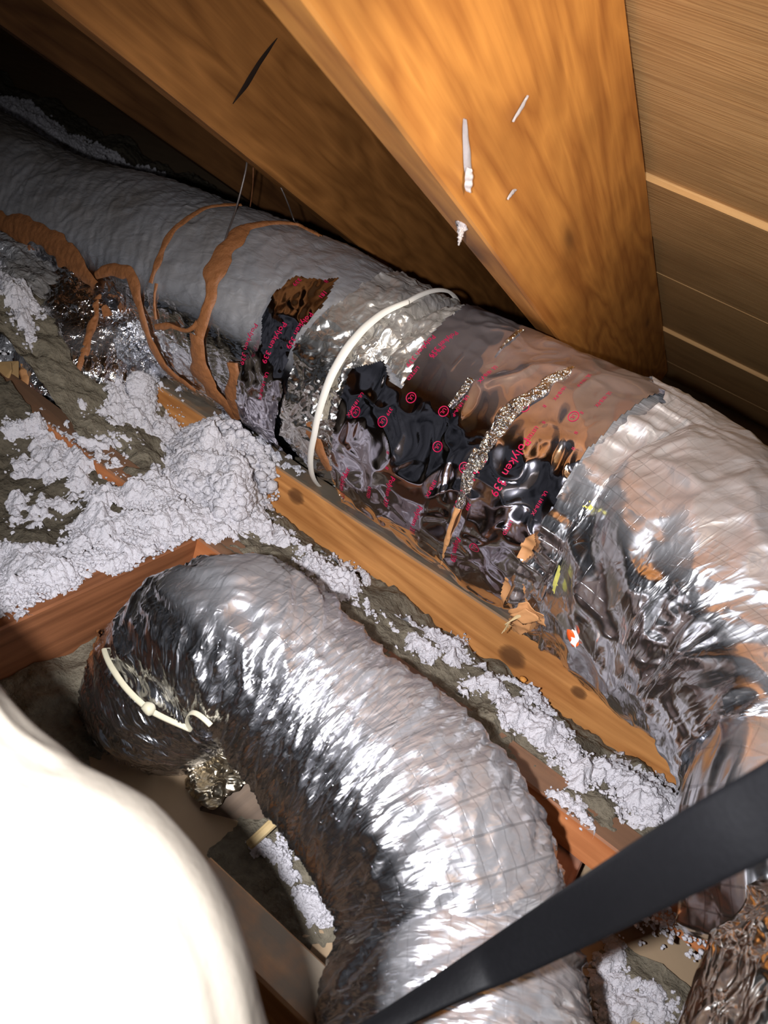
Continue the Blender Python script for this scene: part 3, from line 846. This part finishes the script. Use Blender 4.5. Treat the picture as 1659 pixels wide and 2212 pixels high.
# brown sealant
S = dict(mat=MAT['mastic'], parent=root)
mB = [([(520, 452), (455, 455), (405, 480), (368, 520), (347, 568), (333, 612)], [12, 13, 15, 15, 14, 12], .003),
      ([(690, 520), (640, 493), (580, 490), (530, 503), (490, 545), (468, 590), (458, 640), (448, 690), (437, 725)], [8, 10, 14, 26, 36, 34, 22, 20, 24], .0045),
      ([(437, 725), (430, 760), (440, 800), (462, 835), (500, 875), (515, 900)], [34, 44, 48, 46, 34, 20], .006),
      ([(512, 780), (514, 820), (508, 860), (518, 895)], [30, 34, 40, 26], .005),
      ([(215, 592), (250, 585), (285, 590), (302, 625), (315, 680), (330, 735), (360, 785), (395, 815), (430, 840)], [18, 20, 26, 26, 18, 20, 26, 20, 14], .005),
      ([(345, 705), (372, 702), (395, 710), (415, 714), (437, 700)], [14, 12, 8, 9, 14], .004),
      ([(345, 615), (340, 650), (345, 690)], [7, 6, 8], .003),
      ([(-20, 470), (40, 490), (90, 505), (140, 545), (190, 590), (215, 620)], [30, 46, 40, 44, 26, 16], .006),
      ([(620, 880), (650, 905), (685, 940), (700, 975), (722, 1010)], [26, 34, 30, 34, 26], .005)]
for i, (ln, wd, h) in enumerate(mB):
    bead('sealant_band', TR, ln, [w * 1.12 for w in wd], height=h * .55, off=.0055, rough=.33 if max(wd) < 50 else .2, seed=20 + i, **S)

# branch take-off at the left
BR = Tube([(250, 610, 1.22, .085), (225, 680, 1.17, .093), (200, 760, 1.12, .098), (185, 840, 1.09, .100), (180, 905, 1.08, .096)])
def br_disp(u, t, base): return .0045 * crumple(Z3(u, t, 24, .1), 43, 3) + .0022 * crumple(Z3(u, t, 70, .1), 44, 2)
BR.mesh('branch_collar', MAT['branch'], br_disp, root, dust=lambda u, t, up, b: np.clip(.25 * vnoise(b * 20, 3), 0, 1))
for i, (ln, wd, h) in enumerate([([(212, 640), (205, 690), (195, 730), (178, 780), (158, 830), (150, 850)], [10, 12, 14, 15, 14, 12], .004),
                                 ([(85, 560), (88, 640), (75, 700), (60, 760)], [50, 44, 30, 24], .005),
                                 ([(150, 850), (190, 852), (215, 855)], [14, 18, 16], .004),
                                 ([(222, 660), (232, 690)], [16, 24], .003)]):
    bead('sealant_band', BR, ln, wd, height=h, off=.005, rough=.6, seed=40 + i, **S)
B2 = Tube([(-40, 560, 1.18, .05), (40, 620, 1.14, .06), (95, 700, 1.10, .055), (70, 790, 1.08, .05), (60, 860, 1.07, .045)])
B2.mesh('side_collar', MAT['branch'], lambda u, t, b: br_disp(u, t, b) * 1.1, root, dust=lambda u, t, up, b: np.clip(.5 + vnoise(b * 15, 8), 0, .85))

# ---- big flexible duct at right
BF = Tube([(1180, 1045, .925, .167), (1290, 1105, .895, .168), (1400, 1175, .86, .163), (1510, 1260, .80, .157), (1630, 1350, .745, .148), (1735, 1460, .69, .138), (1810, 1590, .64, .128), (1855, 1730, .60, .120), (1830, 1880, .57, .115), (1850, 2050, .55, .110)])
root2 = thing('flexible_duct', P(1600, 1500, .75) * (1, 1, 0) + (0, 0, .14), 'large silvery flexible duct with square scrim threads, bulging in from the right edge', 'duct')
mouth = [(1400, 800), (1440, 862), (1370, 895), (1290, 955), (1240, 1010), (1195, 1080), (1165, 1140), (1115, 1220), (1095, 1290), (1120, 1340), (1170, 1400)]
mm = sorted([BF.inv(x, y)[::-1] for x, y in mouth])
mth = np.array([m[0] for m in mm]); mu = np.array([m[1] for m in mm])
def start(th):
    b = np.interp(th, mth, mu, period=2*math.pi)
    return b + .003 * vnoise(np.stack([th * 25, th * 0, th * 0], -1), 3)
def bf_disp(u, t, base):
    b0 = np.interp(t, mth, mu, period=2*math.pi)
    e = np.clip((u - b0) / .10, 0, 1)
    R = .15
    sk = t * R + (u - .1) * .9                      # folds run aslant
    d = .0075 * crumple(np.stack([u * 6 + t * .8, sk * 12, u * 2], -1), 81, 1) * (.5 + .7 * e)
    d += .0036 * crumple(np.stack([u * 5, t * R * 55, u * 0], -1), 83, 1) * np.exp(-((u - b0) / .07)**2)   # gathered pleats at the mouth
    d += .0024 * crumple(Z3(u, t, 26), 84, 2)
    low = np.clip(-np.sin(t), 0, 1)
    d += .0045 * crumple(Z3(u, t, 16), 85, 1) * low
    d += .012 * vnoise(Z3(u, t, 7), 86)
    d -= .006 * (1 - e)
    return d + .002
BF.mesh('foil_jacket', MAT['bigflex'], bf_disp, root2, start=start, dust=lambda u, t, up, b: np.clip((up - .3) * .9, 0, .55))
# torn brown paper at the mouth
def on_bf(u, t, base): return bf_disp(u, t, base)
patch('torn_paper', BF, [(1135, 1160), (1155, 1150), (1160, 1175), (1145, 1205), (1130, 1215), (1112, 1205), (1118, 1180)], MAT['kraft'], root2, .004, on_bf, .0018)
patch('torn_paper', BF, [(1095, 1240), (1108, 1250), (1100, 1300), (1090, 1290), (1085, 1260)], MAT['kraft'], root2, .005, on_bf, .0018)
patch('torn_paper', BF, [(1132, 1250), (1142, 1262), (1150, 1300), (1175, 1330), (1165, 1345), (1120, 1345), (1110, 1320), (1140, 1305)], MAT['kraft'], root2, .007, on_bf, .0018)
patch('fibreglass_tear', BF, [(1228, 1215), (1232, 1230), (1225, 1265), (1215, 1282), (1210, 1270), (1218, 1240)], MAT['yellow'], root2, .007, on_bf, .0015)
patch('fibreglass_tear', BF, [(1262, 1085), (1285, 1082), (1280, 1098), (1265, 1100)], MAT['yellow'], root2, .006, on_bf, .0015)
# loose edge flaps of the jacket
def flap(name, pts, mat, parent, label=None, cell=.0035, amp=.004, seed=0, thick=.0006):
    """crumpled loose sheet spanning a quad of four (px,py,d) corners"""
    q = [P(*p) for p in pts]
    nu = max(6, int(np.linalg.norm(q[1] - q[0]) / cell)); nv = max(6, int(np.linalg.norm(q[3] - q[0]) / cell))
    U, Vv = np.meshgrid(np.linspace(0, 1, nu), np.linspace(0, 1, nv), indexing='ij')
    p = (q[0] * ((1-U)*(1-Vv))[..., None] + q[1] * (U*(1-Vv))[..., None] + q[2] * (U*Vv)[..., None] + q[3] * ((1-U)*Vv)[..., None])
    nrm = unit(np.cross(q[1] - q[0], q[3] - q[0]))
    e = np.minimum(np.minimum(U, 1-U), np.minimum(Vv, 1-Vv))
    h = amp * (crumple(p * 45, seed, 3))
    jag = .004 * (vnoise(p * 130, seed + 4))
    c = p.mean((0, 1))
    p = p + nrm * h[..., None] + (p - c) / (np.linalg.norm(p - c, axis=-1)[..., None] + 1e-6) * (jag * (e < .01))[..., None]
    idx = np.arange(nu * nv).reshape(nu, nv)
    fs = np.stack([idx[:-1, :-1], idx[1:, :-1], idx[1:, 1:], idx[:-1, 1:]], -1).reshape(-1, 4)
    uv = np.stack([U * np.linalg.norm(q[1]-q[0]), Vv * np.linalg.norm(q[3]-q[0])], -1).reshape(-1, 2)
    o = mesh(name, p.reshape(-1, 3), fs, mat, parent, uv=uv, attr={'dust': np.zeros(nu*nv)})
    sol = o.modifiers.new('thickness', 'SOLIDIFY'); sol.thickness = thick
    if label: o['label'] = label
    return o

# ---- small ribbed flexible duct
SF = Tube([(292, 1690, .86, .068), (312, 1610, .81, .073), (345, 1530, .755, .077), (385, 1468, .705, .079), (440, 1418, .668, .079), (510, 1392, .645, .0785), (585, 1425, .632, .078), (700, 1545, .618, .0768),
           (830, 1685, .590, .0835), (940, 1855, .548, .085), (981, 2060, .520, .0845), (979, 2212, .482, .084), (975, 2420, .44, .082)], ds=.0022)
root3 = thing('flexible_duct', P(850, 1750, .6) * (1, 1, 0) + (0, 0, .1), 'small ribbed foil duct bent like a hook in the centre foreground', 'duct')
def sf_disp(u, t, base):
    R = .08
    wob = .006 * vnoise(np.stack([u * 14, t * 2, u * 0], -1), 51) + .004 * vnoise(np.stack([u * 40, t * 5, u * 0], -1), 52)
    ph = (u + wob + .010 * np.sin(t + .6)) / .0115
    saw = np.abs((ph % 1) - .5) * 2
    a = .55 + .45 * vnoise(np.stack([u * 22, t * 2.5, u * 0], -1), 53)
    d = .0030 * (1 - saw**1.5) * a
    d += .0031 * crumple(np.stack([u * 85 + t * 2.2, t * R * 20, u * 0], -1), 54, 3)
    d += .005 * vnoise(Z3(u, t, 13, R), 56)
    return d - .002
SF.mesh('foil_jacket', MAT['flex'], sf_disp, root3, dth=.0026, dust=lambda u, t, up, b: np.clip((up - .6) * .8, 0, .25) * (u / SF.L > .35))
bead('cord_tie', SF, [(236, 1405), (262, 1455), (300, 1502), (335, 1530), (375, 1550), (420, 1568), (465, 1560)], [7, 9, 9, 9, 8, 8, 8], MAT['cord'], root3, .0035, .003, .0, seed=60, label='yellowed cord tie')
u_, t_ = SF.inv(333, 1522); pc, nc = SF.surf(u_, t_, .006)
blobs(np.array([pc]), [.0075], MAT['cord'], 'tie_knot', root3, sub=1, jit=.08)
bead('sealant_band', SF, [(228, 1370), (190, 1420), (176, 1460), (168, 1480)], [8, 12, 12, 8], MAT['mastic'], root3, .004, .004, .5, seed=61)

# ---- cream wrapped duct very close to the lens, and the foil at the corner
WR = Tube([(-725, 1240, .29, .054), (-435, 1560, .26, .054), (-290, 1785, .245, .054), (-108, 1972, .24, .054), (70, 2095, .236, .054), (160, 2230, .235, .054), (190, 2450, .232, .054), (195, 2900, .23, .054)])
root4 = thing('wrapped_duct', P(0, 2100, .25), 'overexposed cream wrapped duct filling the bottom left corner', 'duct')
WR.mesh('duct_wrap', MAT['wrap'], lambda u, t, b: .0022 * crumple(Z3(u, t, 18, .06), 91, 2) + .0025 * vnoise(Z3(u, t, 16, .06), 92), root4)
CF = Tube([(2150, 1820, .50, .075), (1990, 2010, .48, .075), (1850, 2190, .455, .073), (1745, 2350, .44, .072), (1690, 2500, .43, .072)])
root5 = thing('flexible_duct', P(1750, 2300, .44), 'crinkled foil duct cut off by the bottom right corner', 'duct')
CF.mesh('foil_jacket', MAT['cornerfoil'], lambda u, t, b: .007 * crumple(Z3(u, t, 18, .08), 95, 3), root5)

# ================================================================== SMALLER THINGS
def ribbon(name, pts, mat, label, cat, thick=.0022, bow=.0015):
    """webbing: (px, py, depth, width m, roll deg)"""
    K = np.array([list(P(p[0], p[1], p[2])) + [p[3], p[4]] for p in pts])
    n = 160; tt = np.linspace(0, len(K) - 1, n)
    Q = []
    for t in tt:
        i = min(int(t), len(K) - 2); f = t - i
        p0, p1, p2, p3 = K[max(i-1, 0)], K[i], K[i+1], K[min(i+2, len(K)-1)]
        Q.append(.5*((2*p1)+(-p0+p2)*f+(2*p0-5*p1+4*p2-p3)*f*f+(-p0+3*p1-3*p2+p3)*f**3))
    Q = np.array(Q); c = Q[:, :3]; T = np.gradient(c, axis=0); T /= np.linalg.norm(T, axis=1)[:, None]
    V, m = [], 12
    for i in range(n):
        v = unit(CAM - c[i]); s = unit(np.cross(T[i], v)); nn = np.cross(s, T[i])
        r = math.radians(Q[i, 4]); s2 = s * math.cos(r) + nn * math.sin(r); n2_ = nn * math.cos(r) - s * math.sin(r)
        w = Q[i, 3] / 2
        for k in range(m): x = -1 + 2*k/(m-1); V.append(c[i] + s2 * w * x + n2_ * (thick/2 + bow * (1-x*x)))
        for k in range(m): x = 1 - 2*k/(m-1); V.append(c[i] + s2 * w * x + n2_ * (-thick/2 + bow * (1-x*x)))
    V = np.array(V); M = 2 * m
    idx = np.arange(n * M).reshape(n, M)
    fs = np.stack([idx[:-1], np.roll(idx[:-1], -1, 1), np.roll(idx[1:], -1, 1), idx[1:]], -1).reshape(-1, 4)
    return tag(mesh(name, V, fs, mat), label, cat)
ribbon('webbing_strap', [(300, 2560, .35, .010, 60), (650, 2320, .355, .010, 40), (850, 2200, .36, .0125, 35), (1000, 2114, .357, .0165, 25), (1080, 2072, .352, .0195, 15), (1250, 1977, .315, .0228, 5), (1485, 1843, .248, .0228, 0), (1659, 1750, .224, .0228, 0), (1850, 1650, .205, .0228, 0), (2400, 1400, .17, .0228, 0)],
       MAT['strap'], 'black webbing strap stretched across the lower right over the small duct', 'strap')

def wire(name, pts, r, mat, label, cat, parent=None):
    p = np.array([np.asarray(q, float)[:3] for q in pts])
    n = 40; tt = np.linspace(0, len(p) - 1, n); Q = []
    for t in tt:
        i = min(int(t), len(p) - 2); f = t - i
        p0, p1, p2, p3 = p[max(i-1, 0)], p[i], p[i+1], p[min(i+2, len(p)-1)]
        Q.append(.5*((2*p1)+(-p0+p2)*f+(2*p0-5*p1+4*p2-p3)*f*f+(-p0+3*p1-3*p2+p3)*f**3))
    Q = np.array(Q); T = np.gradient(Q, axis=0); T /= np.linalg.norm(T, axis=1)[:, None]
    a = np.cross(T, (.3, .9, .2)); a /= np.linalg.norm(a, axis=1)[:, None]; b = np.cross(T, a)
    k = 8; ang = np.arange(k) * 2 * math.pi / k
    V = Q[:, None] + r * (np.cos(ang)[None, :, None] * a[:, None] + np.sin(ang)[None, :, None] * b[:, None])
    idx = np.arange(n * k).reshape(n, k); rl = lambda x: np.roll(x, -1, 1)
    fs = np.stack([idx[:-1], rl(idx[:-1]), rl(idx[1:]), idx[1:]], -1).reshape(-1, 4)
    o = mesh(name, V.reshape(-1, 3), fs, mat, parent)
    if parent is None: tag(o, label, cat)
    return o
def trunk_pt(px, py, off=.006):
    u, t = TR.inv(px, py); return tuple(TR.surf(u, t, off)[0]) + (0,)
a1 = trunk_pt(494, 515); a2 = trunk_pt(489, 535)
wire('hanger_wire', [np.array(P(534, 338, .985)), np.array(P(530, 372, .985)), np.array(P(510, 450, .99)), np.array(a1[:3]), np.array(a2[:3])],
     .0013, MAT['wire'], 'straight grey hanger wire from the middle rafter to the front of the wide duct', 'wire')
a3 = trunk_pt(640, 489)
wire('hanger_wire', [np.array(P(590, 385, 1.04)), np.array(P(605, 402, 1.04)), np.array(P(622, 440, 1.06)), np.array(P(636, 478, 1.09)), np.array(a3[:3])],
     .0010, MAT['wire'], 'thin curved hanger wire from the middle rafter to the top of the wide duct', 'wire')
wire('loose_wire', [np.array(P(547, 352, 1.08)), np.array(P(546, 400, 1.10)), np.array(P(540, 450, 1.14))], .0008, MAT['cross'], 'short dark wire behind the straight hanger wire', 'wire')

# crack in the middle rafter
u0 = np.array((-.6585, 0, 0))
def on_face(px, py, X):
    c = R3 @ np.array(((px - W/2)/F, (H/2 - py)/F, -1.0)); return CAM + c * ((X - CAM[0]) / c[0])
def sliver(name, pts, X, wid, mat, label, cat, h=.0015, parent=None, seed=0, jit=.12):
    q = np.array([on_face(x, y, X) for x, y in pts])
    n = 24; t = np.linspace(0, len(q)-1, n); c = np.stack([np.interp(t, np.arange(len(q)), q[:, k]) for k in range(3)], 1)
    T = np.gradient(c, axis=0); T /= np.linalg.norm(T, axis=1)[:, None]
    s = np.cross(T, (1, 0, 0)); V = []
    for i in range(n):
        w = wid * (math.sin(math.pi * (i + .3) / (n - .4))**.8) * (1 + jit * .6 * math.sin(i * .55 + seed))
        for (a, b) in ((-1, 0), (-.5, .8), (0, 1), (.5, .7), (1, 0)):
            V.append(c[i] + s[i] * w / 2 * a + np.array((h * b * (1 + jit * math.sin(i * .9 + a)) + .0004, 0, 0)))
    idx = np.arange(n*5).reshape(n, 5)
    fs = np.stack([idx[:-1, :-1], idx[1:, :-1], idx[1:, 1:], idx[:-1, 1:]], -1).reshape(-1, 4)
    o = mesh(name, V, fs, mat, parent)
    if parent is None: tag(o, label, cat)
    elif label: o['label'] = label
    return o
MAT['crack'] = plain('dark_split', (.02, .010, .005), .95)
MAT['splat'] = plain('silvery_splatter', (.33, .30, .30), .35, nscale=90, var=.35, bump=.6)
sliver('wood_split', [(598, 82), (560, 135), (530, 185), (502, 224)], -.659, .008, MAT['crack'], 'dark diagonal split across the middle rafter face', 'split', h=.0008)
sliver('silver_splatter', [(1000, 255), (1004, 300), (1008, 345), (1010, 375), (1007, 408)], -.25, .008, MAT['splat'], 'long silvery splatter down the amber rafter near its lower edge', 'splatter', h=.0025, seed=1)
sliver('silver_splatter', [(1138, 205), (1125, 232), (1105, 262)], -.25, .0045, MAT['splat'], 'slanted grey fleck on the upper middle of the amber rafter', 'splatter', seed=2)
sliver('silver_splatter', [(1113, 408), (1104, 417), (1094, 430)], -.25, .005, MAT['splat'], 'small round grey fleck below the slanted one on the amber rafter', 'splatter', seed=3)
sliver('silver_splatter', [(1008, 360), (1010, 385), (1006, 412)], -.2485, .008, MAT['lint'], 'pale blob at the lower end of the long silvery splatter', 'splatter', h=.004, seed=5)
# tuft hanging from the rafter edge
tp = on_face(1004, 486, -.262)
cs, ss = [], []
for i in range(40):
    f_ = i / 39; cs.append(tp + R3 @ np.array((-.001 - .004 * f_ + random.uniform(-.0025, .0025) * (1 - f_), .004 - .020 * f_, random.uniform(-.002, .002)))); ss.append(.0026 * (1 - f_) + .0006)
tag(blobs(np.array(cs), ss, MAT['lint'], 'lint_tuft', squash=1.0), 'pale lint tuft dangling from the lower edge of the amber rafter', 'tuft')

# torn paper clump and orange scrap at the mouth of the big duct
pk = thing('torn_paper_clump', P(1140, 1330, .77), 'torn brown kraft paper clump with frayed fibres over the orange joist', 'paper')
flap('paper_scrap', [(1098, 1322, .785), (1135, 1300, .765), (1175, 1328, .76), (1178, 1352, .775)], MAT['kraft'], pk, cell=.002, amp=.002, seed=3)
flap('paper_scrap', [(1105, 1330, .775), (1135, 1316, .76), (1172, 1345, .76), (1130, 1350, .775)], MAT['kraft'], pk, cell=.002, amp=.0015, seed=8)
for k in range(5):
    wire('fibre', [np.array(P(1118 + 4*k, 1328, .77)), np.array(P(1104 - 3*k, 1340 + 2*k, .775)), np.array(P(1084 + 5*k, 1368 - 4*k, .785))], .0005, MAT['lath'], None, None, pk)
sc_ = thing('plastic_scrap', P(1238, 1375, .77), 'small bright orange and white plastic scrap hanging below the large flexible duct', 'scrap')
flap('orange_piece', [(1224, 1358, .745), (1236, 1368, .742), (1250, 1392, .742), (1236, 1392, .745)], MAT['orange'], sc_, cell=.002, amp=.001, seed=4)
flap('white_piece', [(1236, 1362, .744), (1246, 1372, .742), (1244, 1400, .742), (1228, 1390, .745)], MAT['nylon'], sc_, cell=.002, amp=.001, seed=5)

# cardboard at the left edge
cb = thing('cardboard_piece', P(20, 900, .98), 'folded tan cardboard piece with a pointed end at the left edge', 'cardboard')
def plate(name, pts, mat, parent, thick=.003, label=None):
    q = [P(*p) for p in pts]; n = unit(np.cross(q[1]-q[0], q[2]-q[0]))
    if n @ (CAM - q[0]) < 0: n = -n
    V = [x + n * thick/2 for x in q] + [x - n * thick/2 for x in q]; k = len(q)
    Fs = [list(range(k)), list(range(2*k-1, k-1, -1))] + [[i, i+k, (i+1) % k + k, (i+1) % k] for i in range(k)]
    me = bpy.data.meshes.new(name); me.from_pydata([tuple(v) for v in V], [], Fs); me.materials.append(mat)
    import bmesh
    bm = bmesh.new(); bm.from_mesh(me); bmesh.ops.recalc_face_normals(bm, faces=bm.faces); bmesh.ops.bevel(bm, geom=bm.edges[:], offset=thick*.2, segments=1, affect='EDGES'); bm.to_mesh(me); bm.free()
    o = bpy.data.objects.new(name, me); COL.objects.link(o)
    if parent is not None: o.parent = parent; o.matrix_parent_inverse = Matrix.Translation(-parent.location)
    if label: o['label'] = label
    return o
plate('panel', [(-60, 785, 1.0), (40, 780, .99), (40, 895, .97), (10, 936, .965), (-60, 880, .97)], MAT['board'], cb)
plate('flap', [(-20, 800, .985), (24, 783, .98), (26, 800, .975), (10, 842, .97), (0, 830, .972)], MAT['board'], cb)
pp = thing('torn_paper', P(70, 870, 1.0), 'curled brown paper beside the tan cardboard under the branch collar', 'paper')
flap('paper_sheet', [(42, 780, 1.0), (72, 775, 1.0), (78, 895, .97), (42, 905, .97)], MAT['kraft'], pp, amp=.004, seed=12)
flap('paper_curl', [(50, 860, .98), (80, 868, .98), (90, 885, .96), (50, 905, .96)], MAT['kraft'], pp, amp=.004, seed=13)
tag(plate('wooden_slat', [(45, 530, 1.12), (68, 530, 1.12), (60, 600, 1.11), (38, 652, 1.10), (18, 668, 1.10), (30, 600, 1.11)], MAT['cross'], None, thick=.008), 'brown tapering slat standing left of the branch collar', 'slat')

# scraps in the gap left of the small duct
fs_ = thing('foil_scrap', P(460, 1660, .72), 'dull golden crumpled foil scrap in the gap below the hook of the small duct', 'foil')
flap('foil_sheet', [(385, 1690, .68), (478, 1590, .69), (560, 1668, .655), (448, 1745, .65)], MAT['scrap'], fs_, amp=.006, seed=21, cell=.0025)
q0 = P(455, 1800, .668); q1 = P(620, 1665, .69)
tag(beam('board_offcut', q0, q1, R3 @ np.array((.6, -.6, 0)), (0, 0, 1), .050, .010, MAT['offcut'], nx=10), 'dark board offcut lying beneath the foil scrap beside the small duct', 'board')
tag(beam('lath_stick', P(540, 1826, .642), P(618, 1752, .642), R3 @ np.array((.6, -.6, 0)), (0, 0, 1), .0085, .006, MAT['lath'], nx=10), 'short pale lath stick in the gap left of the small ribbed duct', 'stick')
# orange chips
for (x, y, lb) in ((1127, 1472, 'orange wood chip just below the orange joist knot'), (1113, 1551, 'orange wood chip among flakes right of the small duct'), (1252, 1648, 'orange wood chip in the middle of the white flakes')):
    g = ray_ground(np.array([x]), np.array([y]))[0]
    tag(blobs(np.array([g + (0, 0, .004)]), [.0036], MAT['chip'], 'wood_chip', squash=.6, jit=.12), lb, 'wood chip')
